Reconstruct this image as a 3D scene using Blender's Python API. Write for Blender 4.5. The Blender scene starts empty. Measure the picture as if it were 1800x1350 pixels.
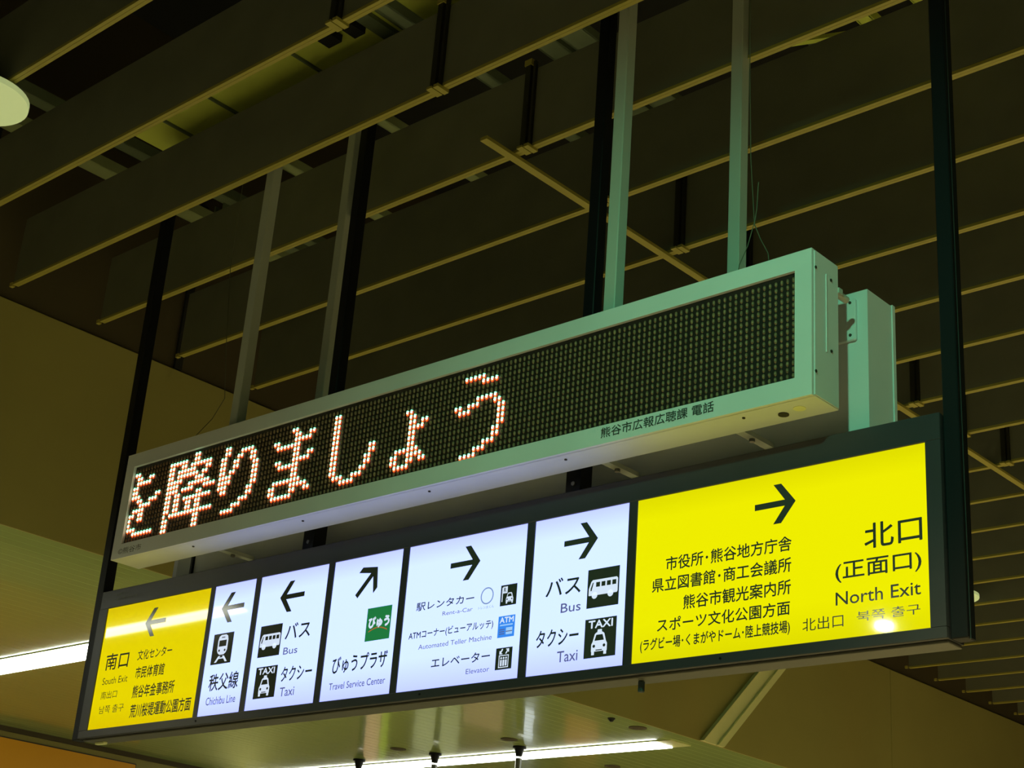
import bpy, bmesh, math, random
from mathutils import Matrix, Vector
random.seed(4)
C = bpy.context.scene.collection
sc = bpy.context.scene

# ---------------------------------------------------------------- camera
cam_d = bpy.data.cameras.new('camera')
cam = bpy.data.objects.new('camera', cam_d)
C.objects.link(cam)
cam_d.sensor_width = 36.0
cam_d.lens = 2774.657 / 1800.0 * 36.0
cam_d.clip_start = 0.05
cam_d.clip_end = 200
cam.matrix_world = Matrix((
    (0.7431095, 0.2089504, 0.6357106, 3.064),
    (0.6652954, -0.3327752, -0.6683133, -3.926),
    (0.0719044, 0.9195653, -0.3863021, 1.597),
    (0, 0, 0, 1)))
sc.camera = cam

# ---------------------------------------------------------------- world, exposure
sc.view_settings.view_transform = 'Standard'
sc.view_settings.look = 'None'
sc.view_settings.gamma = 1
sc.view_settings.use_curve_mapping = False
sc.view_settings.exposure = 0.0
sc.cycles.use_denoising = True
sc.cycles.sample_clamp_indirect = 4.0
sc.cycles.max_bounces = 8
w = bpy.data.worlds.new('station_hall_air')
sc.world = w
w.use_nodes = True
w.node_tree.nodes['Background'].inputs[0].default_value = (0.5, 0.55, 0.25, 1)
w.node_tree.nodes['Background'].inputs[1].default_value = 0.016

# ---------------------------------------------------------------- lamps of the hall
def lamp(name, kind, loc, energy, color, target=None, **kw):
    d = bpy.data.lights.new(name, kind)
    d.energy = energy
    d.color = color
    for k, v in kw.items():
        setattr(d, k, v)
    o = bpy.data.objects.new(name, d)
    C.objects.link(o)
    o.location = loc
    if target is not None:
        o.rotation_euler = (Vector(target) - Vector(loc)).to_track_quat('-Z', 'Y').to_euler()
    return o
YEL = (1.0, 0.90, 0.42)
# greenish discharge lamp high over the concourse, behind and to the right of the camera
lamp('hall_lamp', 'SPOT', (2.16, -3.5, 4.75), 300, (0.27, 1.0, 0.50), (0.35, 0.0, 3.15),
     spot_size=math.radians(58), spot_blend=1.0, shadow_soft_size=0.07)
# recessed downlights of the louvred ceiling, lighting the floor; farthest pair added to brighten bulkhead
for (x, y) in [(-2.6, -5.0), (1.6, -5.0), (5.5, -5.0), (1.6, -1.3), (5.5, -1.3), (-2.6, 2.9),
               (1.6, 2.9), (5.5, 2.9), (-2.6, 7.2), (1.6, 7.2), (-2.6, -1.4), (5.5, 7.2), (-2.6, 10.5), (1.6, 10.5)]:
    lamp('downlight_lamp', 'SPOT', (x, y, 4.9), 640 if y < 6 else 1250, YEL if y < 6 else (1.0, 0.80, 0.38), (x, y, 0), spot_size=math.radians(76),
         spot_blend=0.5, shadow_soft_size=0.12)
TEXTS=[
(0,'南口',-3.033,3.011,-2.862,3.085),
(0,'South Exit',-3.035,2.946,-2.846,2.977),
(0,'南出口',-3.028,2.881,-2.907,2.915),
(0,'남쪽 출구',-3.023,2.816,-2.839,2.851),
(0,'文化センター',-2.796,3.034,-2.548,3.078),
(0,'市民体育館',-2.791,2.952,-2.584,3.004),
(0,'熊谷年金事務所',-2.790,2.867,-2.493,2.922),
(0,'荒川桜堤運動公園方面',-2.785,2.782,-2.359,2.839),
(1,'秩父線',-2.254,2.851,-2.064,2.920),
(1,'Chichibu Line',-2.257,2.793,-2.066,2.825),
(2,'バス',-1.802,3.019,-1.653,3.082),
(2,'Bus',-1.801,2.958,-1.716,2.986),
(2,'タクシー',-1.796,2.850,-1.613,2.908),
(2,'Taxi',-1.791,2.791,-1.705,2.826),
(3,'びゅうプラザ',-1.496,2.852,-1.195,2.917),
(3,'Travel Service Center',-1.502,2.791,-1.194,2.817),
(4,'駅レンタカー',-1.065,3.045,-0.773,3.076),
(4,'Rent-a-Car',-0.926,3.013,-0.776,3.028),
(4,'ATMコーナー(ビューアルッテ)',-1.091,2.936,-0.670,2.970),
(4,'Automated Teller Machine',-1.035,2.899,-0.672,2.917),
(4,'エレベーター',-0.960,2.825,-0.674,2.859),
(4,'Elevator',-0.784,2.786,-0.672,2.804),
(5,'バス',-0.433,3.018,-0.279,3.079),
(5,'Bus',-0.361,2.955,-0.274,2.987),
(5,'タクシー',-0.463,2.845,-0.277,2.903),
(5,'Taxi',-0.365,2.786,-0.276,2.823),
(6,'市役所・熊谷地方庁舎',0.076,3.042,0.549,3.088),
(6,'県立図書館・商工会議所',0.024,2.975,0.548,3.021),
(6,'熊谷市観光案内所',0.150,2.906,0.547,2.952),
(6,'スポーツ文化公園方面',0.050,2.843,0.544,2.886),
(6,'(ラグビー場・くまがやドーム・陸上競技場)',-0.015,2.782,0.544,2.826),
(6,'北口',0.799,3.008,0.984,3.083),
(6,'(正面口)',0.701,2.918,0.979,2.978),
(6,'North Exit',0.701,2.850,0.975,2.889),
(6,'北出口',0.588,2.785,0.726,2.824),
(6,'북쪽 출구',0.770,2.794,0.972,2.824),
]
TILES=[
('bus',2,-1.961,2.961,-1.827,3.090),
('taxi',2,-1.955,2.794,-1.824,2.921),
('train',1,-2.265,2.961,-2.134,3.090),
('green',3,-1.330,2.960,-1.197,3.088),
('rentcar',4,-0.645,3.013,-0.569,3.088),
('atm',4,-0.646,2.900,-0.568,2.976),
('lift',4,-0.646,2.787,-0.570,2.863),
('bus',5,-0.249,2.956,-0.114,3.089),
('taxi',5,-0.250,2.787,-0.117,2.918),
]
GLYPH_ROWS=[
'....................##',
'##..........######..##........##..................##..........##...............................#####',
'.##..##.....##..##.#######....##...####............##..##.....##...................................####',
'.#####......##.######...##...##...##..##.....##....#####......##',
'##..........##.#######.##....##..##...##......#######.........##.................##',
'##..........#####....###.....##..##....##..........##.........##..................##..............#####',
'###.....##..####...#######...##.##.....##..........##..##.....##..................##.##......##.###...##',
'..##..###...####.####...####.####......##.....##...#####......##..................####........###......##',
'...####.....##.##.....##.....####......##......######.........##........##........##...................##',
'.####.......##.##.#########..###.......##..........##.........##........##........##...................##',
'##.##.......##.##..##.##......##......##...........##.........##.......##.........##...................##',
'#..##.......##.##..##.##..............##......########........##.......##......######.................##',
'#...........#.##############........###......##....#####......##......##......##..####................##',
'###.........##........##..........###........##....##..##......###..###.......##..##.##.............###',
'..#######...##........##.......####...........######.............####..........####...............###',
'............##........##.......................................................................####',
]

# ---------------------------------------------------------------- materials
def mat(name, col, rough=0.5, metal=0.0, spec=0.5, emis=None, estr=0.0, noise=None, coat=0.0, bump=0.0):
    m = bpy.data.materials.new(name)
    m.use_nodes = True
    nt = m.node_tree
    b = nt.nodes['Principled BSDF']
    b.inputs['Base Color'].default_value = (*col, 1)
    b.inputs['Roughness'].default_value = rough
    b.inputs['Metallic'].default_value = metal
    b.inputs['Specular IOR Level'].default_value = spec
    b.inputs['Coat Weight'].default_value = coat
    b.inputs['Coat Roughness'].default_value = 0.04
    if emis:
        b.inputs['Emission Color'].default_value = (*emis, 1)
        b.inputs['Emission Strength'].default_value = estr
    if noise or bump:
        tc = nt.nodes.new('ShaderNodeTexCoord')
        n = nt.nodes.new('ShaderNodeTexNoise')
        n.inputs['Scale'].default_value = noise[0] if noise else 40
        n.inputs['Detail'].default_value = 6
        nt.links.new(tc.outputs['Object'], n.inputs['Vector'])
        if noise:
            r = nt.nodes.new('ShaderNodeValToRGB')
            a = noise[1]
            r.color_ramp.elements[0].position = 0.3
            r.color_ramp.elements[1].position = 0.7
            r.color_ramp.elements[0].color = (*[c * (1 - a) for c in col], 1)
            r.color_ramp.elements[1].color = (*[min(1, c * (1 + a)) for c in col], 1)
            nt.links.new(n.outputs['Fac'], r.inputs['Fac'])
            nt.links.new(r.outputs['Color'], b.inputs['Base Color'])
        if bump:
            bu = nt.nodes.new('ShaderNodeBump')
            bu.inputs['Strength'].default_value = bump
            bu.inputs['Distance'].default_value = 0.002
            nt.links.new(n.outputs['Fac'], bu.inputs['Height'])
            nt.links.new(bu.outputs['Normal'], b.inputs['Normal'])
    return m

M_PALE = mat('pale_painted_steel', (0.66, 0.71, 0.76), 0.42, noise=(3, 0.05))
M_PALEPOST = mat('pale_painted_post', (0.44, 0.49, 0.46), 0.45, noise=(3, 0.05))
M_FRAME = mat('dark_grey_sign_frame', (0.036, 0.036, 0.046), 0.38, noise=(5, 0.08))
M_POST = mat('black_painted_post', (0.004, 0.005, 0.008), 0.5, spec=0.25)
M_POSTLIT = mat('groove_highlight_and_latch', (0.03, 0.05, 0.055), 0.3)  # lighter than the post: groove highlight put into the colour; latch shares it
M_SCREEN = mat('led_board_black', (0.012, 0.008, 0.006), 0.5)
M_LEDOFF = mat('led_lens_unlit', (0.21, 0.13, 0.065), 0.4, noise=(60, 0.45))
M_LEDG = mat('led_lit_green', (0.5, 0.9, 0.6), 0.4, emis=(0.22, 1.0, 0.50), estr=2.0)
M_LEDR = mat('led_lit_amber', (0.9, 0.5, 0.3), 0.4, emis=(1.0, 0.92, 0.62), estr=3.4)
M_LEDRED = mat('led_lit_red', (0.9, 0.1, 0.05), 0.4, emis=(1.0, 0.13, 0.02), estr=2.4)
M_LEDHALO = mat('led_red_halo_glow', (0.3, 0.03, 0.01), 0.4, emis=(1.0, 0.07, 0.015), estr=0.55)  # red halo around the lit LEDs, put in as dim glowing discs
M_LOUV = mat('brown_louver_board', (0.15, 0.158, 0.12), 0.55, noise=(4, 0.10))
M_LIP = mat('louver_board_lip', (0.34, 0.30, 0.06), 0.5)  # lighter than the boards: light from below put into the lip colour
M_DARKBR = mat('dark_bracket', (0.02, 0.02, 0.014), 0.5)
M_WALL = mat('beige_bulkhead_paint', (0.34, 0.31, 0.10), 0.6, noise=(1.2, 0.05))
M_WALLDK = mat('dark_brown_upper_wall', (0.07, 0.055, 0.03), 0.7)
M_PLANK = mat('glossy_spandrel_panel', (0.41, 0.53, 0.20), 0.19, spec=0.9, coat=0.35)
M_BEAM = mat('pale_olive_trim', (0.80, 0.82, 0.45), 0.35)
M_DUCT = mat('pale_duct_board', (0.78, 0.86, 0.16), 0.6, noise=(2, 0.08))
M_DUCT2 = mat('galvanised_grey', (0.16, 0.20, 0.13), 0.5, noise=(5, 0.1))
M_RAIL = mat('pale_rail', (0.36, 0.42, 0.22), 0.5)
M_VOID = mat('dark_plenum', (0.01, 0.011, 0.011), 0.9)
M_FLOOR = mat('concourse_floor', (0.45, 0.42, 0.33), 0.35, noise=(1, 0.06))
M_TUBE = mat('fluorescent_tube', (0.9, 0.95, 0.85), 0.4, emis=(0.97, 1.0, 0.86), estr=11.0)
M_DISC = mat('frosted_diffuser', (0.55, 0.6, 0.4), 0.5, emis=(0.52, 0.62, 0.26), estr=0.55)
M_BULB = mat('bright_diffuser', (0.9, 0.9, 0.85), 0.5, emis=(0.97, 1.0, 0.9), estr=220)
M_INK = mat('sign_ink', (0.060, 0.065, 0.062), 0.10)
M_TILEDK = mat('pictogram_black', (0.055, 0.06, 0.058), 0.12)
M_LEGEND = mat('small_pale_print', (0.10, 0.11, 0.08), 0.5)
M_PRINT = mat('grey_black_print', (0.035, 0.045, 0.045), 0.5)
M_SCREW = mat('steel_screw', (0.20, 0.20, 0.19), 0.3, metal=0.8)
M_RUST = mat('dark_hole', (0.03, 0.028, 0.02), 0.6)
M_DET = mat('brown_grey_cap', (0.10, 0.085, 0.05), 0.6)
M_WIRE = mat('thin_wire', (0.10, 0.11, 0.07), 0.5)
M_ORANGE = mat('orange_wall_glow', (0.36, 0.17, 0.004), 0.6, emis=(1.0, 0.42, 0.01), estr=0.10)  # orange light on the far wall, put into a glowing board

def panel_mat(name, col, edge, strength):
    """Backlit acrylic: emission falls off slightly at the box's upper and lower edge, under a glossy face."""
    m = bpy.data.materials.new(name)
    m.use_nodes = True
    nt = m.node_tree
    b = nt.nodes['Principled BSDF']
    b.inputs['Base Color'].default_value = (*[c * 0.08 for c in col], 1)
    b.inputs['Roughness'].default_value = 0.035
    b.inputs['Specular IOR Level'].default_value = 0.6
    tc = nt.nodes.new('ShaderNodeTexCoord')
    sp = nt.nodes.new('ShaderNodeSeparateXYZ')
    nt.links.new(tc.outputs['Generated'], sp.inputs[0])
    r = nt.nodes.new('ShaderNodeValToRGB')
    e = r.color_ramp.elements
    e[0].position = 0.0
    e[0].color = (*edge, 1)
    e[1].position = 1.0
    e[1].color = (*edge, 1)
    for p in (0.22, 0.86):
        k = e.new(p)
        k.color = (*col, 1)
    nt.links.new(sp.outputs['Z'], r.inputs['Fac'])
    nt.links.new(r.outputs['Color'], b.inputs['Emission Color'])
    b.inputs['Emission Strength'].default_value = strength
    return m
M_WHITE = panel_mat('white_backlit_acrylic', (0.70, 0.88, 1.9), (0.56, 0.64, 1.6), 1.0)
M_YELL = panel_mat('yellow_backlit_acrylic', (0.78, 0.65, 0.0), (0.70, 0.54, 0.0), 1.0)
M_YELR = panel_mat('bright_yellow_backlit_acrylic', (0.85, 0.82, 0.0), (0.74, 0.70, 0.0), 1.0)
M_PICTO = mat('pictogram_white', (0.2, 0.22, 0.25), 0.1, emis=(0.70, 0.80, 1.0), estr=0.9)
M_GREENT = mat('green_backlit_logo', (0.01, 0.08, 0.02), 0.1, emis=(0.01, 0.16, 0.045), estr=1.0)
M_REDT = mat('dull_red_line', (0.2, 0.05, 0.03), 0.2, emis=(0.30, 0.12, 0.03), estr=1.0)
M_BLUET = mat('blue_backlit_tile', (0.02, 0.08, 0.3), 0.1, emis=(0.035, 0.22, 0.80), estr=1.0)
M_BLUEL = mat('light_blue_backlit', (0.1, 0.2, 0.4), 0.1, emis=(0.35, 0.60, 1.0), estr=0.9)
M_RING = mat('blue_grey_ring', (0.1, 0.15, 0.25), 0.2, emis=(0.22, 0.30, 0.55), estr=0.8)
M_INKV = mat('sign_ink_grey', (0.03, 0.03, 0.05), 0.2, emis=(0.09, 0.10, 0.22), estr=1.0)

# ---------------------------------------------------------------- mesh helpers
def link(name, me, m=None, parent=None):
    if m is not None and not me.materials:
        me.materials.append(m)
    o = bpy.data.objects.new(name, me)
    C.objects.link(o)
    if parent is not None:
        o.parent = parent
    return o

class MB:
    def __init__(self):
        self.bm = bmesh.new()
    def box(self, x0, x1, y0, y1, z0, z1, bev=0.0):
        vs = [self.bm.verts.new((x, y, z)) for x in (x0, x1) for y in (y0, y1) for z in (z0, z1)]
        fs = []
        for q in ((0, 1, 3, 2), (4, 6, 7, 5), (0, 4, 5, 1), (2, 3, 7, 6), (0, 2, 6, 4), (1, 5, 7, 3)):
            fs.append(self.bm.faces.new([vs[i] for i in q]))
        if bev:
            es = list({e for f in fs for e in f.edges})
            bmesh.ops.bevel(self.bm, geom=es, offset=bev, segments=1, affect='EDGES')
        return self
    def prism(self, pts, axis, a, b):
        """pts: 2D outline; axis: extrusion axis."""
        def P(u, v, t):
            return {'x': (t, u, v), 'y': (u, t, v), 'z': (u, v, t)}[axis]
        A = [self.bm.verts.new(P(u, v, a)) for u, v in pts]
        B = [self.bm.verts.new(P(u, v, b)) for u, v in pts]
        n = len(pts)
        self.bm.faces.new(A)
        self.bm.faces.new(B[::-1])
        for i in range(n):
            self.bm.faces.new((A[i], B[i], B[(i + 1) % n], A[(i + 1) % n]))
        return self
    def cyl(self, c, r, axis, a, b, n=16, r2=None):
        r2 = r if r2 is None else r2
        def P(k, rr, t):
            u = c[0] + rr * math.cos(2 * math.pi * k / n)
            v = c[1] + rr * math.sin(2 * math.pi * k / n)
            return {'x': (t, u, v), 'y': (u, t, v), 'z': (u, v, t)}[axis]
        A = [self.bm.verts.new(P(k, r, a)) for k in range(n)]
        B = [self.bm.verts.new(P(k, r2, b)) for k in range(n)]
        self.bm.faces.new(A)
        self.bm.faces.new(B[::-1])
        for i in range(n):
            self.bm.faces.new((A[i], B[i], B[(i + 1) % n], A[(i + 1) % n]))
        return self
    def tube(self, pts, r, n=6):
        prev = None
        for i, p in enumerate(pts):
            p = Vector(p)
            d = (Vector(pts[min(i + 1, len(pts) - 1)]) - Vector(pts[max(i - 1, 0)])).normalized()
            s = d.cross(Vector((0.3, 1, 0.1))).normalized()
            t = d.cross(s)
            ring = [self.bm.verts.new(p + r * (math.cos(2 * math.pi * k / n) * s + math.sin(2 * math.pi * k / n) * t)) for k in range(n)]
            if prev:
                for k in range(n):
                    self.bm.faces.new((prev[k], ring[k], ring[(k + 1) % n], prev[(k + 1) % n]))
            prev = ring
        return self
    def mesh(self, name):
        bmesh.ops.recalc_face_normals(self.bm, faces=self.bm.faces)
        me = bpy.data.meshes.new(name)
        self.bm.to_mesh(me)
        self.bm.free()
        return me
    def obj(self, name, m, parent=None):
        return link(name, self.mesh(name), m, parent)

def tag(o, label, cat, group=None):
    o['label'] = label
    o['category'] = cat
    if group:
        o['group'] = group
    return o
def struct(o):
    o['kind'] = 'structure'
    return o
def empty(name, loc=(0, 0, 0)):
    o = bpy.data.objects.new(name, None)
    o.empty_display_size = 0.1
    C.objects.link(o)
    o.location = loc
    return o
def at(mb, loc):
    """shift a mesh builder's contents so that it sits relative to its thing's base"""
    bmesh.ops.translate(mb.bm, verts=mb.bm.verts, vec=[-c for c in loc])
    return mb

def text_mesh(s, x0, z0, x1, z1, y, weight=0.0, base=(0, 0, 0), thick=0.0006):
    """lettering fitted to the rectangle x0..x1, z0..z1 standing in the plane y, facing -Y"""
    cu = bpy.data.curves.new('t', 'FONT')
    cu.body = s
    cu.resolution_u = 3
    o = bpy.data.objects.new('t', cu)
    C.objects.link(o)
    bpy.context.view_layer.update()
    me = bpy.data.meshes.new_from_object(o.evaluated_get(bpy.context.evaluated_depsgraph_get()))
    bpy.data.objects.remove(o)
    bpy.data.curves.remove(cu)
    me.materials.clear()
    xs = [v.co.x for v in me.vertices]
    ys = [v.co.y for v in me.vertices]
    ax, bx, ay, by = min(xs), max(xs), min(ys), max(ys)
    for v in me.vertices:
        u = (v.co.x - ax) / (bx - ax)
        t = (v.co.y - ay) / (by - ay)
        v.co = (x0 + u * (x1 - x0) - base[0], y - thick - base[1], z0 + t * (z1 - z0) - base[2])
    me.update()
    if weight:
        f = weight * 0.45 * (z1 - z0)
        g = f * 0.9
        vs = [tuple(v.co) for v in me.vertices]
        ps = [tuple(p.vertices) for p in me.polygons]
        nv, nf = [], []
        for i, (dx, dz) in enumerate(((-g, 0), (g, 0), (0, -f), (0, f))):
            k = len(nv)
            nv += [(a + dx, b - 0.00008 * i, c + dz) for a, b, c in vs]
            nf += [tuple(i + k for i in p) for p in ps]
        me = bpy.data.meshes.new('lettering')
        me.from_pydata(nv, [], nf)
        me.update()
    return me

# ================================================================ THE SETTING
# floor (below the frame; it throws the lamps' light back up)
f = MB().box(-14, 12, -12, 16, -0.1, 0.0).obj('floor', M_FLOOR)
struct(f)
# dark slab over the louvred ceiling, with the louver boards as its parts
ceil = MB().box(-4.3, 12, -12, 16, 7.2, 7.4).obj('ceiling', M_VOID)
struct(ceil)
ZB = 5.10
HB = 0.385
rows = [-0.305 - 0.5425 * k for k in range(1, 8)][::-1] + [-0.305, 0.238, 0.778, 1.325] + \
       [1.325 + 0.559 * k for k in range(1, 19)]
XJ = -0.905
def board_mesh(x0, x1):
    mb = MB()
    mb.box(x0, x1, 0.0, 0.028, ZB, ZB + HB)
    me = mb.mesh('louver_board')
    me.materials.append(M_LOUV)
    return me
def lip_mesh(x0, x1):
    mb = MB()
    mb.box(x0, x1, -0.001, 0.0135, ZB - 0.006, ZB + 0.008)
    mb.box(x0, x1, 0.015, 0.031, ZB - 0.006, ZB + 0.008)
    mb.box(x0, x1, 0.010, 0.020, ZB - 0.004, ZB + 0.004)
    me = mb.mesh('edge_lip')
    me.materials.append(M_LIP)
    return me
SEG = [(-4.04, XJ - 0.012), (XJ + 0.012, 2.4), (2.42, 6.5)]
bms = [board_mesh(*s) for s in SEG]
lms = [lip_mesh(*s) for s in SEG]
jb = MB()
jb.box(XJ - 0.035, XJ - 0.006, -0.022, 0.0, ZB - 0.004, ZB + HB + 0.03)
jb.box(XJ + 0.004, XJ + 0.016, -0.016, 0.0, ZB - 0.004, ZB + HB + 0.03)
jb.box(XJ - 0.035, XJ + 0.016, -0.006, 0.0, ZB, ZB + HB + 0.01)
jme = jb.mesh('joint_bracket')
jme.materials.append(M_DARKBR)
jc = MB()
jc.box(XJ - 0.04, XJ + 0.0, -0.026, 0.0, ZB + HB + 0.012, ZB + HB + 0.04)
jc.box(XJ - 0.045, XJ - 0.015, -0.03, 0.034, ZB - 0.016, ZB - 0.006)
jc.box(XJ - 0.005, XJ + 0.02, -0.03, 0.034, ZB - 0.020, ZB - 0.006)
jcm = jc.mesh('bracket_clip')
jcm.materials.append(M_LIP)
ec = MB().box(-4.085, -4.06, 0.004, 0.024, ZB - 0.01, ZB + 0.012).mesh('end_clip')
ec.materials.append(M_LIP)
for i, y in enumerate(rows):
    for s in range(3):
        dz = random.uniform(-0.003, 0.003)
        b = link('louver_board', bms[s], parent=ceil)
        b.location = (0, y, dz - (0.006 if s == 0 else 0))
        l = link('edge_lip', lms[s], parent=b)
    o = link('joint_bracket', jme, parent=ceil)
    o.location = (0, y, 0)
    q = link('bracket_clip', jcm, parent=o)
    o = link('end_clip', ec, parent=ceil)
    o.location = (0, y, 0)
# flat batten running across under the boards, along the joints
MB().box(-1.020, -0.982, 0.06, 12.0, ZB - 0.028, ZB - 0.012).obj('cross_batten', M_LIP, ceil)

# ducts, trays and pipes in the dark space above the boards
duct = empty('air_duct', (-2.35, -0.11, 5.95))
tag(duct, 'broad pale olive duct casing lying above the ceiling boards at upper left', 'duct')
bs = (-2.35, -0.11, 5.95)
at(MB().box(-3.55, -1.16, -0.42, 0.20, 5.95, 6.00), bs).obj('casing', M_DUCT, duct)
for x in (-1.66, -2.25, -2.9, -3.28):
    at(MB().box(x - 0.006, x + 0.006, -0.42, 0.20, 5.935, 5.95), bs).obj('seam', M_DUCT2, duct)
at(MB().box(-1.78, -1.70, -0.42, 0.20, 5.925, 5.95), bs).obj('rail', M_DUCT2, duct)
for x0, x1, yy in [(-2.02, -1.93, -0.18), (-1.86, -1.79, -0.16)]:
    at(MB().box(x0, x1, yy, yy + 0.16, 5.90, 5.94), bs).obj('vent_slot', M_VOID, duct)
n = 0
beams = [(-3.04, 0.07, 5.90, 0.05, M_RAIL, 'pale rail above the boards, glimpsed in three gaps near the left pale post'),
         (-2.36, 0.06, 5.96, 0.05, M_RAIL, 'pale rail above the boards just left of the black post pair'),
         (-3.95, 0.11, 5.90, 0.06, M_RAIL, 'wide grey cable tray crossing above the boards near the bulkhead'),
         (-3.70, 0.08, 5.95, 0.06, M_DUCT2, 'narrow grey rail above the boards beside the wide cable tray'),
         (-3.33, 0.07, 5.62, 0.05, M_DUCT2, 'grey steel channel above the boards left of the duct'),
         (-0.98, 0.10, 5.72, 0.05, M_DUCT2, 'steel channel above the boards just left of the joint brackets'),
         (-0.78, 0.12, 5.66, 0.04, M_DUCT2, 'steel channel above the boards just right of the joint brackets'),
         (-1.32, 0.06, 5.66, 0.05, M_DUCT2, 'thin channel above the boards behind the left pair of posts'),
         (0.25, 0.06, 5.70, 0.05, M_DUCT, 'olive steel channel above the boards, second left of the right black post'),
         (0.50, 0.06, 5.70, 0.05, M_DUCT, 'olive steel channel above the boards nearest left of the right black post'),
         (-0.38, 0.06, 6.2, 0.06, M_DUCT2, 'dim steel channel high above the boards over the display'),
         (2.1, 0.1, 5.64, 0.06, M_DUCT, 'olive steel channel above the boards at the right edge')]
for x, wd, z, th, m, lab in beams:
    y0 = {-3.04: 0.45, -2.36: 0.45, -3.33: 0.4}.get(x, -4)
    o = empty('steel_channel', (x, 2, z))
    tag(o, lab, 'channel', 'steel channels above the ceiling boards')
    bs = (x, 2, z)
    at(MB().box(x - wd / 2, x + wd / 2, y0, 9, z, z + 0.006), bs).obj('web', m, o)
    for sx in (-1, 1):
        at(MB().box(x + sx * wd / 2 - 0.004, x + sx * wd / 2 + 0.004, y0, 9, z, z + th), bs).obj('flange', m, o)
o = MB().tube([(-0.9, 1.0, 6.1), (0.2, 1.05, 6.05), (1.2, 1.1, 6.1), (4, 1.15, 6.1)], 0.05, 10).obj('service_pipe', M_SCREW)
tag(o, 'round steel pipe glinting above the boards between the right posts', 'pipe')
o = MB().prism([(-0.35, 1.66), (0.16, 1.58), (0.16, 1.66), (-0.30, 1.69)], 'z', 5.70, 5.72).obj('diagonal_brace', M_DUCT)
tag(o, 'slim tapering olive brace seen under the third board left of the right black post', 'brace')
o = MB().prism([(-0.24, 0.90), (0.14, 1.05), (0.14, 1.08), (-0.24, 0.93)], 'z', 5.69, 5.71).obj('diagonal_brace', M_DUCT)
tag(o, 'short olive brace seen near the top, between the farthest right pale post and black post', 'brace')

# bulkhead wall on the left, lower glossy ceiling beyond it
wl = MB()
YS = [-6.0, -1.2, 4.0, 9.18, 13.2]
wl.box(-4.40, -4.262, -6, 14, 3.905, ZB)
wall = wl.obj('wall_left', M_WALL)
struct(wall)
for a, b in zip(YS[:-1], YS[1:]):
    MB().box(-4.262, -4.25, a + 0.004, b - 0.004, 3.897, ZB, 0.002).obj('wall_panel', M_WALL, wall)
up = MB().box(-4.40, -4.27, -6, 14, ZB + 0.002, 7.2).obj('wall_upper', M_WALLDK)
struct(up)
for y in (-1.9, -0.5, 0.9, 2.4, 3.9):
    MB().box(-4.27, -4.25, y, y + 0.05, ZB + 0.01, 6.2).obj('wall_batten', M_VOID, up)
# slanting trim on the bulkhead
sl = empty('trim_1', (-4.25, 6.3, 3.9))
struct(sl)
bs = (-4.25, 6.3, 3.9)
def slant(a0, a1, x1, m, nm):
    z0, z1 = 3.900, 5.1
    k = 0.96 / 0.89
    at(MB().prism([(6.194 + a0, z0), (6.194 + a1, z0), (6.194 + a1 + (z1 - z0) * k, z1), (6.194 + a0 + (z1 - z0) * k, z1)], 'x', -4.25, x1), bs).obj(nm, m, sl)
slant(0.0, 0.02, -4.21, M_BEAM, 'trim_edge')
slant(0.02, 0.20, -4.23, M_BEAM, 'trim_face')
slant(0.20, 0.215, -4.21, M_BEAM, 'trim_edge')
slant(0.225, 0.30, -4.225, M_BEAM, 'trim_face')

low = MB().box(-9.95, -4.41, -6, 14, 3.93, 4.0).obj('ceiling_lower', M_WALLDK)
struct(low)
pm = MB().box(0.0008, 0.0992, -6, 14, 0, 0.02, 0.0012).mesh('ceiling_plank')
pm.materials.append(M_PLANK)
x = -4.36
while x > -9.9:
    p = link('ceiling_plank', pm, parent=low)
    p.location = (x, 0, 3.90)
    p.rotation_euler = (0, random.uniform(-0.004, 0.004), 0)
    x -= 0.1
# far wall under the lower ceiling
fw = MB().box(-10.05, -9.87, -6, 14, 2.3, 3.93).obj('wall_far', M_WALL)
struct(fw)
t2 = MB().box(-9.87, -9.83, -6, 14, 3.86, 3.90).obj('trim_2', M_WALLDK)
struct(t2)

# ================================================================ STRIP LIGHTS on the lower ceiling
def strip_light(label, x0, x1, y, wide=0.27, second=0.10):
    o = empty('strip_light', ((x0 + x1) / 2, y, 3.9))
    bs = ((x0 + x1) / 2, y, 3.9)
    tag(o, label, 'light', 'strip lights on the lower ceiling')
    h = MB()
    h.box(x0, x1 + 0.16, y - 0.004, y + wide + second + 0.02, 3.893, 3.8985)
    at(h, bs).obj('tray', M_BEAM, o)
    k = x0
    while k < x1 - 0.05:
        e = min(k + 1.2, x1)
        at(MB().box(k + 0.004, e - 0.004, y, y + wide * 0.84, 3.884, 3.8945, 0.003), bs).obj('tube', M_TUBE, o)
        at(MB().box(k + 0.004, e - 0.004, y + wide * 0.93, y + wide + second, 3.884, 3.8945, 0.003), bs).obj('tube', M_TUBE, o)
        k += 1.2
    return o
strip_light('glaring white strip light at the left edge beside the sign', -9.7, -4.9, 1.87, 0.21, 0.07)
strip_light('glaring white strip light at the bottom, crossed by three pipes', -9.7, -4.6, 6.08, 0.19, 0.05)
strip_light('white strip light mirrored in the left yellow sign face', -9.7, -4.42, -1.80, 0.13, 0.0)


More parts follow.
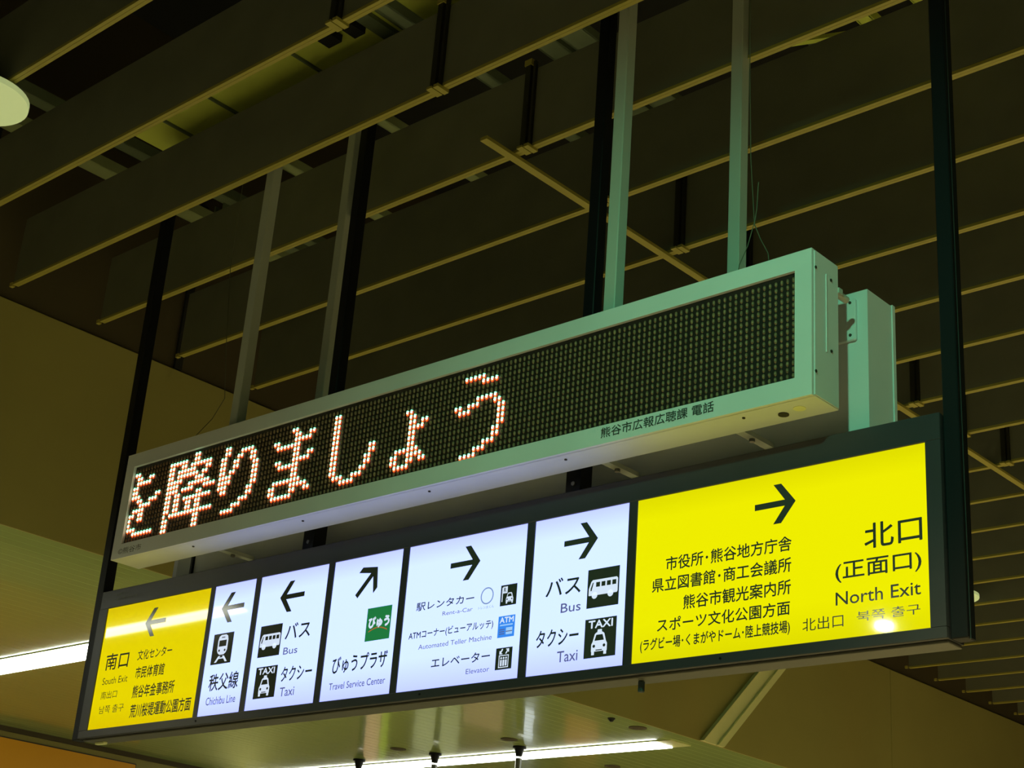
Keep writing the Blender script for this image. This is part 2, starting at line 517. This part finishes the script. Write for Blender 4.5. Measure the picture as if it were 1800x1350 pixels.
# hanging pipes with flanges under the lower ceiling
for (x, y, lab) in [(-7.795, 5.87, 'dark hanging pipe with flange, left one of three at the bottom'),
                    (-6.835, 5.88, 'dark hanging pipe with flange, middle one of three at the bottom'),
                    (-5.862, 5.89, 'dark hanging pipe with flange, right one of three at the bottom')]:
    o = empty('hanging_pipe', (x, y, 3.9))
    tag(o, lab, 'pipe', 'pipes hanging from the lower ceiling')
    bs = (x, y, 3.9)
    at(MB().cyl((x, y), 0.056, 'z', 3.8995, 3.885, 20), bs).obj('flange', M_POST, o)
    at(MB().cyl((x, y), 0.042, 'z', 3.886, 3.82, 20, r2=0.027), bs).obj('collar', M_POST, o)
    at(MB().cyl((x, y), 0.027, 'z', 3.801, 2.2, 16), bs).obj('tube', mat('grey_pipe', (0.10, 0.11, 0.10), 0.3), o)
for (x, y, nm, lab) in [(-7.008, 5.595, 'smoke_detector', 'small flat detector on the lower ceiling between left and middle pipes'),
                        (-5.72, 5.602, 'smoke_detector', 'small flat detector on the lower ceiling just above the right pipe'),
                        (-4.40, 5.60, 'ceiling_vent', 'brown flat vent on the lower ceiling beside the bulkhead edge'),
                        (-5.68, 6.90, 'smoke_detector', 'small flat detector on the lower ceiling below the strip light')]:
    o = empty(nm, (x, y, 3.9))
    tag(o, lab, 'vent' if 'vent' in nm else 'detector')
    bs = (x, y, 3.9)
    at(MB().cyl((x, y), 0.070, 'z', 3.8995, 3.894, 18), bs).obj('base', M_DET, o)
    at(MB().cyl((x, y), 0.045, 'z', 3.894, 3.890, 18, r2=0.035), bs).obj('cap', M_DET, o)
o = empty('dome_camera', (-4.36, 5.24, 3.9))
tag(o, 'tiny dark dome on the lower ceiling right below the bulkhead edge', 'camera')
at(MB().cyl((-4.365, 5.235), 0.028, 'z', 3.8995, 3.890, 16), (-4.36, 5.24, 3.9)).obj('base', M_DARKBR, o)
at(MB().cyl((-4.365, 5.235), 0.024, 'z', 3.890, 3.872, 16, r2=0.010), (-4.36, 5.24, 3.9)).obj('dome', M_POST, o)

# glowing boards added on the far wall to colour the glossy ceiling's reflections
FB = [(3.0, 4.9, 2.6, 3.80, M_ORANGE, 'long orange glow added as a board on the far wall at the lower left corner'),
      (7.70, 7.98, 2.6, 3.55, mat('salmon_board', (0.5, 0.3, 0.15), 0.5, emis=(0.95, 0.62, 0.34), estr=0.55), 'salmon board added on the far wall mirrored beside the left pipe'),
      (8.00, 8.10, 2.6, 3.40, mat('lime_board', (0.3, 0.4, 0.1), 0.5, emis=(0.55, 0.75, 0.05), estr=0.6), 'narrow lime board added on the far wall beside the salmon one'),
      (8.50, 9.22, 2.5, 3.25, mat('cream_board', (0.5, 0.5, 0.3), 0.5, emis=(0.75, 0.80, 0.42), estr=0.45), 'cream board added on the far wall mirrored beside the middle pipe'),
      (9.28, 9.95, 2.3, 2.75, mat('rose_board', (0.5, 0.3, 0.2), 0.5, emis=(0.85, 0.50, 0.30), estr=0.45), 'rose board added on the far wall mirrored between middle and right pipes'),
      (10.30, 10.50, 2.35, 2.75, mat('white_board', (0.8, 0.8, 0.8), 0.5, emis=(0.85, 0.95, 1.0), estr=2.2), 'white lit board added on the far wall mirrored right of the right pipe'),
      (11.10, 11.75, 2.3, 2.72, mat('brick_board', (0.5, 0.2, 0.05), 0.5, emis=(0.9, 0.35, 0.08), estr=0.45), 'brick orange board added on the far wall farthest to the right')]
for y0, y1, z0, z1, m, lab in FB:
    o = empty('added_wall_board', (-9.86, (y0 + y1) / 2, (z0 + z1) / 2))
    tag(o, lab, 'poster', 'boards added on the far wall')
    bs = (-9.86, (y0 + y1) / 2, (z0 + z1) / 2)
    at(MB().box(-9.87, -9.85, y0, y1, z0, z1), bs).obj('sheet', m, o)
    at(MB().box(-9.87, -9.855, y0 - 0.01, y1 + 0.01, z0 - 0.01, z1 + 0.01), bs).obj('backing', M_FRAME, o)

# ================================================================ DOWNLIGHTS under the louvers
def downlight(label, x, y, z, r, m):
    o = empty('downlight', (x, y, z))
    tag(o, label, 'light')
    bs = (x, y, z)
    at(MB().cyl((x, y), r, 'z', z, z + 0.025, 40), bs).obj('diffuser', m, o)
    at(MB().cyl((x, y), r * 0.93, 'z', z + 0.024, z + 0.05, 40, r2=r * 0.8), bs).obj('housing', M_PALE, o)
    at(MB().cyl((x, y), 0.012, 'z', z + 0.045, ZB + 0.02, 10), bs).obj('stem', M_DARKBR, o)
downlight('pale round downlight cut by the left edge of the picture', -2.48, -1.42, 5.04, 0.20, M_DISC)
downlight('small pale round downlight right of the direction sign', -2.58, 7.17, 5.075, 0.21, M_DISC)
downlight('bright round downlight mirrored at the bottom of the right yellow sign face', -3.5, -7.75, 5.08, 0.06, M_BULB)

# ================================================================ LED DISPLAY (front box)
BX0, BX1, BZ0, BZ1 = -2.828, 0.745, 3.440, 3.930
WX0, WX1, WZ0, WZ1 = -2.768, 0.685, 3.506, 3.867
bs = (-1.04, -0.125, 3.44)
disp = empty('led_display', bs)
tag(disp, 'long pale green LED display with lit Japanese letters, hanging above the sign', 'display')
h = MB()
h.box(BX0, BX1, -0.186, -0.05, BZ0, BZ1)
at(h, bs).obj('casing', M_PALE, disp)
fr = MB()
for q in ((BX0, WX0, BZ0, BZ1), (WX1, BX1, BZ0, BZ1), (WX0, WX1, WZ1, BZ1), (WX0, WX1, BZ0, WZ0)):
    fr.box(q[0], q[1], -0.200, -0.184, q[2], q[3])
bz = at(fr, bs).obj('bezel', M_PALE, disp)
at(MB().box(WX0, WX1, -0.187, -0.1855, WZ0, WZ1), bs).obj('screen_board', M_SCREEN, disp)
# LED grid: 161 columns, 16 rows
CP, RP = 0.0214, 0.02156
def ledpos(c, r):
    return 0.673 + c * CP, 3.8436 - r * RP
lit = {}
for r, row in enumerate(GLYPH_ROWS):
    for i, ch in enumerate(row):
        if ch == '#':
            lit[(i - 160, r)] = 1
def domes(items, rx, rz, h, n=6):
    """items: (x, z); low domes bulging towards -Y"""
    vs, fs = [], []
    for x, z in items:
        k = len(vs)
        for j in range(n):
            a = 2 * math.pi * j / n
            vs.append((x + rx * math.cos(a) - bs[0], -0.187 - bs[1], z + rz * math.sin(a) - bs[2]))
        for j in range(n):
            a = 2 * math.pi * j / n
            vs.append((x + 0.75 * rx * math.cos(a) - bs[0], -0.187 - h * 0.7 - bs[1], z + 0.75 * rz * math.sin(a) - bs[2]))
        vs.append((x - bs[0], -0.187 - h - bs[1], z - bs[2]))
        for j in range(n):
            j2 = (j + 1) % n
            fs.append((k + j, k + j2, k + n + j2, k + n + j))
            fs.append((k + n + j, k + n + j2, k + 2 * n))
    me = bpy.data.meshes.new('domes')
    me.from_pydata(vs, [], fs)
    me.update()
    for p in me.polygons:
        p.use_smooth = True
    return me
off, green, amber, red, rim = [], [], [], [], []
for c in range(-160, 1):
    for r in range(16):
        x, z = ledpos(c, r)
        if (c, r) in lit:
            green.append((x, z + 0.0058))
            amber.append((x, z - 0.0008))
            red.append((x, z - 0.0072))
            rim.append((x, z - 0.0026))
        else:
            off.append((x, z))
o = link('led_lens_field', domes(off, 0.0050, 0.0096, 0.006, 8), M_LEDOFF, disp)
o['kind'] = 'stuff'
for nm, it, m, rx, rz in (('lit_green_chip', green, M_LEDG, 0.0047, 0.0046), ('lit_amber_chip', amber, M_LEDR, 0.0039, 0.0052), ('lit_red_chip', red, M_LEDRED, 0.0040, 0.0034), ('lit_lens_rim', rim, M_LEDHALO, 0.0092, 0.0110)):
    o = link(nm, domes(it, rx, rz, 0.009 if 'amber' in nm else (0.002 if 'rim' in nm else 0.008), 8), m, disp)
    o['kind'] = 'stuff'
link('lettering', text_mesh('熊谷市広報広聴課 電話', -0.059, 3.460, 0.392, 3.496, -0.2, 0.03, bs), M_PRINT, disp)
link('lettering', text_mesh('©熊谷市', -2.779, 3.457, -2.610, 3.486, -0.2, 0.0, bs), M_PRINT, disp)
# right-hand end cap with its cover strip and screws
at(MB().box(BX1, BX1 + 0.003, -0.186, -0.052, BZ0 + 0.004, BZ1 - 0.004), bs).obj('end_plate', M_PALE, disp)
at(MB().box(BX1 + 0.003, BX1 + 0.006, -0.124, -0.1215, 3.605, 3.870), bs).obj('cover_edge', M_PALE, disp)
for (y, z) in ((-0.095, 3.860), (-0.095, 3.618), (-0.183, 3.868), (-0.183, 3.52)):
    at(MB().cyl((y, z), 0.005, 'x', BX1 + 0.003, BX1 + 0.006, 10), bs).obj('screw', M_RUST, disp)
# things under the box
at(MB().cyl((0.589, -0.110), 0.017, 'z', BZ0, BZ0 - 0.004, 14), bs).obj('cable_hole', M_RUST, disp)
at(MB().cyl((0.655, -0.125), 0.020, 'z', BZ0, BZ0 - 0.002, 14), bs).obj('cover_cap', M_BEAM, disp)
for x in (-2.3, -1.6, -0.9, -0.25, 0.47):
    at(MB().cyl((x, -0.150), 0.005, 'z', BZ0, BZ0 - 0.004, 8), bs).obj('screw', M_RUST, disp)
# stays between the two boxes
for x in (-2.26, -0.17, 0.38):
    at(MB().box(x - 0.016, x + 0.016, -0.052, 0.132, 3.446, 3.462), bs).obj('stay', M_PALEPOST, disp)
    at(MB().cyl((x, 0.03), 0.010, 'z', 3.446, 3.436, 8), bs).obj('bolt', M_SCREW, disp)
at(MB().cyl((0.735, 3.842), 0.012, 'y', -0.05, 0.02, 10), bs).obj('hinge_pin', M_PALEPOST, disp)
at(MB().box(0.705, 0.752, -0.052, -0.03, 3.835, 3.853), bs).obj('hinge_plate', M_PALEPOST, disp)

# second box behind it, back to back
bs = (-1.04, 0.22, 3.44)
bk = empty('led_display', bs)
tag(bk, 'plain pale box standing back to back behind the lit LED display', 'display')
at(MB().box(BX0, BX1, 0.133, 0.286, BZ0 - 0.004, BZ1 - 0.004), bs).obj('casing', M_PALE, bk)
at(MB().box(BX0 - 0.004, BX1 + 0.004, 0.286, 0.303, BZ0 - 0.008, BZ1), bs).obj('bezel', M_PALE, bk)
at(MB().box(0.600, 0.708, 0.119, 0.133, 3.752, 3.897, 0.003), bs).obj('mounting_plate', M_PALE, bk)
for z in (3.885, 3.770):
    at(MB().cyl((0.690, z), 0.005, 'y', 0.119, 0.116, 10), bs).obj('screw', M_RUST, bk)
at(MB().box(-2.685, -2.672, 0.120, 0.133, 3.436, 3.60), bs).obj('cable_clip', M_POST, bk)
at(MB().box(-2.80, -2.70, 0.1325, 0.1332, 3.437, 3.60), bs).obj('cover_panel', M_PALEPOST, bk)

# ================================================================ DIRECTION SIGN
bs = (-1.035, 0.05, 2.72)
sign = empty('direction_sign', bs)
tag(sign, 'long backlit station direction sign with yellow ends and white middle panels', 'sign')
SX0, SX1, SZ0, SZ1 = -3.150, 1.052, 2.716, 3.385
PAN = [(-3.088, -2.330), (-2.302, -2.030), (-1.998, -1.582), (-1.548, -1.163), (-1.129, -0.536), (-0.500, -0.083), (-0.048, 1.004)]
PZ0, PZ1 = 2.750, 3.301
at(MB().box(SX0 + 0.002, SX1 - 0.002, 0.012, 0.098, SZ0 + 0.002, SZ1 - 0.002), bs).obj('housing', M_FRAME, sign)
at(MB().box(SX0, SX1, -0.006, 0.012, PZ1, SZ1, 0.002), bs).obj('top_rail', M_FRAME, sign)
at(MB().box(SX0, SX1, -0.006, 0.012, SZ0, PZ0, 0.002), bs).obj('bottom_rail', M_FRAME, sign)
at(MB().box(SX0 + 0.01, SX1 - 0.01, 0.020, 0.104, SZ0 - 0.007, SZ0 + 0.002, 0.002), bs).obj('bottom_tray', mat('sign_underside', (0.10, 0.10, 0.085), 0.4), sign)
at(MB().box(SX0, PAN[0][0], -0.006, 0.012, PZ0, PZ1), bs).obj('end_stile', M_FRAME, sign)
at(MB().box(PAN[6][1], SX1, -0.006, 0.012, PZ0, PZ1), bs).obj('end_stile', M_FRAME, sign)
for a, b in zip(PAN[:-1], PAN[1:]):
    at(MB().box(a[1], b[0], -0.004, 0.012, PZ0, PZ1), bs).obj('divider', M_FRAME, sign)
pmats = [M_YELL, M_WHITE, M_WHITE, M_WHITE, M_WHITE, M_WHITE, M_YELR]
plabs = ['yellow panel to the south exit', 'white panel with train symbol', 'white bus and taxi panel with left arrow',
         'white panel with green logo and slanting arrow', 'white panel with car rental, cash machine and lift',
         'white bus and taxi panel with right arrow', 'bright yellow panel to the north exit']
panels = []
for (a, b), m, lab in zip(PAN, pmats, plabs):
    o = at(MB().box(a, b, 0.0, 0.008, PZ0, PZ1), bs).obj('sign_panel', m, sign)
    o['label'] = lab
    panels.append(o)
for p, s, x0, z0, x1, z1 in TEXTS:
    latin = ord(s[0]) < 128 and s[0] not in '(' and 'コ' not in s
    grey = latin and p not in (0, 6)
    small = (z1 - z0) < 0.05
    wgt = 0.036 if not latin else (0.0 if small and p in (0, 4) else 0.022)
    s = s.replace('・', '\uff65')
    if s in ('남쪽 출구', '북쪽 출구', '南出口', '北出口'):
        wgt = 0.0
    if s in ('北口', '(正面口)', '南口'):
        wgt = 0.030
    link('lettering', text_mesh(s, x0, z0, x1, z1, -0.0004, wgt, bs), M_INKV if grey else M_INK, panels[p])
# arrows: same arrow on every panel
ARW = [(0, 0), (-.052, .064), (-.080, .064), (-.0385, .0098), (-.148, .0098), (-.148, -.0098), (-.0385, -.0098), (-.080, -.064), (-.052, -.064)]
def arrow(p, tx, tz, ang):
    ca, sa = math.cos(ang), math.sin(ang)
    pts = [(tx + u * ca - v * sa, tz + u * sa + v * ca) for u, v in ARW]
    at(MB().prism(pts, 'y', -0.0012, -0.0002), bs).obj('arrow', M_INK, panels[p])
arrow(0, -2.780, 3.1975, math.pi)
arrow(1, -2.242, 3.198, math.pi)
arrow(2, -1.864, 3.197, math.pi)
arrow(3, -1.300, 3.249, math.pi / 4)
arrow(4, -0.758, 3.196, 0)
arrow(5, -0.215, 3.198, 0)
arrow(6, 0.563, 3.198, 0)

def flat(shapes, y, name, m, p, ox, oz, sx, sz):
    """shapes: lists of (u, v) in 0..1 of the tile"""
    mb = MB()
    for pts in shapes:
        mb.prism([(ox + u * sx, oz + v * sz) for u, v in pts], 'y', y - 0.0004, y)
    return at(mb, bs).obj(name, m, panels[p])
def rect(a, b, c, d):
    return [(a, c), (b, c), (b, d), (a, d)]
def disc(cx, cy, r, n=16, ry=None):
    ry = ry or r
    return [(cx + r * math.cos(2 * math.pi * k / n), cy + ry * math.sin(2 * math.pi * k / n)) for k in range(n)]
YT, YW, YD = -0.0006, -0.0012, -0.0018
def car_front(s, ox, oz, w, roof_lamp):
    """front view of a car: white shapes and dark details"""
    wh = [[(ox + .10 * w, oz + .42 * w), (ox + .16 * w, oz + .52 * w), (ox + .26 * w, oz + .84 * w), (ox + .34 * w, oz + .90 * w), (ox + .66 * w, oz + .90 * w),
           (ox + .74 * w, oz + .84 * w), (ox + .84 * w, oz + .52 * w), (ox + .90 * w, oz + .42 * w), (ox + .90 * w, oz + .12 * w), (ox + .10 * w, oz + .12 * w)],
          [(ox + .12 * w, oz + .12 * w), (ox + .12 * w, oz - .02 * w), (ox + .26 * w, oz - .02 * w), (ox + .26 * w, oz + .12 * w)],
          [(ox + .74 * w, oz + .12 * w), (ox + .74 * w, oz - .02 * w), (ox + .88 * w, oz - .02 * w), (ox + .88 * w, oz + .12 * w)]]
    if roof_lamp:
        wh.append([(ox + .38 * w, oz + .90 * w), (ox + .40 * w, oz + 1.02 * w), (ox + .60 * w, oz + 1.02 * w), (ox + .62 * w, oz + .90 * w)])
    dk = [[(ox + .26 * w, oz + .56 * w), (ox + .34 * w, oz + .80 * w), (ox + .66 * w, oz + .80 * w), (ox + .74 * w, oz + .56 * w)],
          disc(ox + .24 * w, oz + .34 * w, .065 * w, 12), disc(ox + .76 * w, oz + .34 * w, .065 * w, 12), rect(ox + .34 * w, ox + .66 * w, oz + .15 * w, oz + .19 * w)]
    return wh, dk
for k, p, x0, z0, x1, z1 in TILES:
    sx, sz = x1 - x0, z1 - z0
    base = {'green': M_GREENT, 'atm': M_BLUET}.get(k, M_TILEDK)
    t = flat([rect(0, 1, 0, 1)], -0.0002, 'pictogram_tile', base, p, x0, z0, sx, sz)
    wh, dk = [], []
    if k == 'bus':
        wh = [[(.05, .34), (.05, .50), (.12, .68), (.17, .72), (.92, .72), (.96, .68), (.96, .36), (.94, .32), (.06, .32)],
              disc(.24, .32, .09), disc(.74, .32, .09)]
        dk = [rect(.28, .40, .53, .65), rect(.45, .57, .53, .65), rect(.62, .74, .53, .65), rect(.79, .91, .53, .65),
              [(.11, .44), (.11, .50), (.17, .65), (.20, .65), (.14, .44)]]
    elif k == 'taxi':
        wh, dk = car_front(1, .17, .08, .62, True)
        link('lettering', text_mesh('TAXI', x0 + .12 * sx, z0 + .76 * sz, x0 + .88 * sx, z0 + .95 * sz, YT, 0.11, bs), M_PICTO, panels[p])
    elif k == 'rentcar':
        wh, dk = car_front(1, .30, .10, .56, False)
        wh.append(rect(.09, .14, .20, .88))
        wh.append(rect(.14, .42, .60, .92))
        link('lettering', text_mesh('R', x0 + .21 * sx, z0 + .66 * sz, x0 + .35 * sx, z0 + .86 * sz, YW, 0.06, bs), M_TILEDK, panels[p])
    elif k == 'train':
        wh = [[(.30, .36), (.25, .45), (.25, .78), (.29, .90), (.38, .95), (.62, .95), (.71, .90), (.75, .78), (.75, .45), (.70, .36), (.60, .30), (.40, .30)],
              [(.36, .26), (.46, .26), (.28, .06), (.18, .06)], [(.54, .26), (.64, .26), (.82, .06), (.72, .06)], rect(.34, .66, .17, .21)]
        dk = [rect(.32, .68, .57, .77), disc(.36, .44, .04, 12), disc(.64, .44, .04, 12), rect(.42, .58, .85, .88)]
    elif k == 'lift':
        wh = [rect(.20, .80, .08, .12), rect(.20, .80, .62, .66), rect(.20, .24, .08, .66), rect(.76, .80, .08, .66),
              rect(.30, .40, .16, .44), rect(.45, .55, .16, .44), rect(.60, .70, .16, .44),
              disc(.35, .52, .05, 10), disc(.50, .52, .05, 10), disc(.65, .52, .05, 10),
              [(.30, .72), (.42, .90), (.42, .95), (.36, .95), (.24, .76)], [(.22, .86), (.22, .70), (.40, .70), (.40, .74), (.28, .75), (.27, .86)],
              [(.58, .72), (.70, .90), (.76, .86), (.64, .70)], [(.62, .94), (.80, .94), (.80, .78), (.75, .78), (.74, .89), (.62, .90)]]
    elif k == 'atm':
        link('lettering', text_mesh('ATM', x0 + .10 * sx, z0 + .68 * sz, x0 + .92 * sx, z0 + .93 * sz, YT, 0.11, bs), M_PICTO, panels[p])
        flat([rect(.12, .88, .54, .60), rect(.50, .88, .12, .44)], YT, 'pictogram', M_BLUEL, p, x0, z0, sx, sz)
        flat([rect(.10, .42, .34, .38), rect(.10, .42, .24, .28), rect(.10, .42, .14, .18), rect(.50, .88, .24, .28)], YW, 'pictogram_detail', M_INKV, p, x0, z0, sx, sz)
    elif k == 'green':
        link('lettering', text_mesh('びゅう', -1.316, 3.010, -1.205, 3.050, YT, 0.16, bs), M_PICTO, panels[p])
        arc = [(.12 + .76 * i / 10, .30 + .10 * math.sin(math.pi * i / 10)) for i in range(11)]
        flat([arc + [(u, v - .035) for u, v in arc[::-1]]], YT, 'pictogram', M_REDT, p, x0, z0, sx, sz)
    if wh:
        flat(wh, YT, 'pictogram', M_PICTO, p, x0, z0, sx, sz)
    if dk:
        flat(dk, YW, 'pictogram_detail', M_TILEDK, p, x0, z0, sx, sz)
# round badge beside the car rental line (plain ring) with its caption
ring = MB()
for i in range(24):
    a0, a1 = 2 * math.pi * i / 24, 2 * math.pi * (i + 1) / 24
    ring.prism([(-.710 + r * math.cos(a), 3.060 + r * math.sin(a)) for r, a in ((.031, a0), (.031, a1), (.0265, a1), (.0265, a0))], 'y', -0.001, -0.0004)
at(ring, bs).obj('badge_ring', M_RING, panels[4])
link('lettering', text_mesh('トレン太くん', -.748, 3.013, -.673, 3.024, -0.0004, 0.0, bs), M_RING, panels[4])
# small pale print on the top rail, bolts and latches
link('lettering', text_mesh('熊谷駅 サイン', -3.045, 3.352, -2.93, 3.366, -0.0062, 0.0, bs), M_LEGEND, sign)
link('lettering', text_mesh('ご案内 問い合わせ先', -3.045, 3.331, -2.87, 3.345, -0.0062, 0.0, bs), M_LEGEND, sign)
at(MB().box(-0.060, -0.042, 0.050, 0.068, 2.672, 2.709, 0.003), bs).obj('latch', M_POSTLIT, sign)
at(MB().box(-3.10, -3.03, 0.055, 0.075, 2.698, 2.709, 0.002), bs).obj('latch', M_BEAM, sign)
for x in (-2.3, -1.0, 0.3):
    at(MB().cyl((x, 2.733), 0.004, 'y', -0.006, -0.009, 8), bs).obj('screw', M_POST, sign)
# ================================================================ POSTS
def post(name, x0, x1, y0, y1, z0, m, lab, group, groove_highlight=False, top=5.75, lean=0.0):
    o = empty(name, ((x0 + x1) / 2, (y0 + y1) / 2, z0))
    tag(o, lab, 'post', group)
    b2 = ((x0 + x1) / 2, (y0 + y1) / 2, z0)
    s = at(MB().box(x0, x1, y0, y1, z0, top, 0.003), b2).obj('shaft', m, o)
    at(MB().box(x0 - 0.02, x1 + 0.02, y0 - 0.02, y1 + 0.02, top - 0.02, top), b2).obj('top_plate', m, o)
    if groove_highlight:
        at(MB().box(x1 - 0.002, x1 + 0.001, y0 + 0.018, y0 + 0.021, z0, top), b2).obj('groove_highlight', M_POSTLIT, o)
    if name == 'hanging_post' and z0 > 3:
        xm = (x0 + x1) / 2
        at(MB().box(xm - 0.032, xm + 0.032, 0.004, 0.0275, 3.386, 3.475), b2).obj('hanger_plate', m, o)
        at(MB().cyl((xm + 0.004, 3.415), 0.008, 'y', 0.004, -0.002, 10), b2).obj('bolt', M_SCREW, o)
    if lean:
        o.rotation_euler = (0, lean, 0)
    return o
G1, G2 = 'black posts of the direction sign', 'pale posts of the LED displays'
post('hanging_post', -3.222, -3.168, 0.012, 0.064, 2.716, M_POST, 'black square post at the left end of the sign', G1, lean=-0.012)
post('hanging_post', -1.765, -1.715, 0.028, 0.078, 3.385, M_POST, 'black square post above the display, half covering a pale post on its left', G1)
post('hanging_post', -0.370, -0.320, 0.028, 0.078, 3.385, M_POST, 'black square post just left of the tall middle pale post', G1)
post('hanging_post', 1.054, 1.104, 0.012, 0.064, 2.716, M_POST, 'black square post at the right end of the sign', G1, groove_highlight=True)
post('display_post', -2.182, -2.132, -0.15, -0.10, 3.93, M_PALEPOST, 'pale square post farthest left above the LED display', G2, top=5.5)
post('display_post', -0.123, -0.073, -0.15, -0.10, 3.93, M_PALEPOST, 'pale square post right beside a black post above the display middle', G2, top=5.5)
post('display_post', -2.062, -2.012, 0.20, 0.25, 3.93, M_PALEPOST, 'pale square post half hidden behind a black post', G2)
post('display_post', 0.146, 0.196, 0.20, 0.25, 3.93, M_PALEPOST, 'pale square post farthest right above the LED display', G2)

o = empty('support_beam', (-1.05, 0.05, 5.75))
tag(o, 'steel beam hidden above the boards that carries the hanging posts', 'beam')
b2 = (-1.05, 0.05, 5.75)
at(MB().box(-3.4, 1.3, 0.0, 0.27, 5.751, 5.765), b2).obj('bottom_flange', M_DUCT2, o)
at(MB().box(-3.4, 1.3, 0.03, 0.05, 5.765, 5.84), b2).obj('web', M_DUCT2, o)
# ================================================================ CABLES
def cable(lab, pts, r):
    o = MB().tube(pts, r, 6).obj('cable', M_WIRE)
    tag(o, lab, 'cable')
cable('thin wire hanging down to the left part of the LED display', [(-2.43, -0.1, 5.5), (-2.422, -0.1, 4.813), (-2.36, -0.1, 4.40), (-2.31, -0.1, 4.134), (-2.38, -0.1, 4.05), (-2.479, -0.1, 3.994), (-2.56, -0.1, 3.92)], 0.0016)
cable('thin wire beside the farthest right pale post', [(0.43, -0.1, 5.4), (0.438, -0.1, 4.74), (0.447, -0.1, 4.4), (0.465, -0.1, 4.15), (0.44, -0.1, 4.07), (0.409, -0.1, 4.01), (0.39, -0.1, 3.92)], 0.0016)
cable('short crossed wire tied at the right end of the LED display', [(0.479, -0.1, 4.298), (0.474, -0.1, 4.2), (0.465, -0.1, 4.145), (0.49, -0.1, 4.08), (0.52, -0.1, 4.02), (0.53, -0.1, 3.92)], 0.0018)
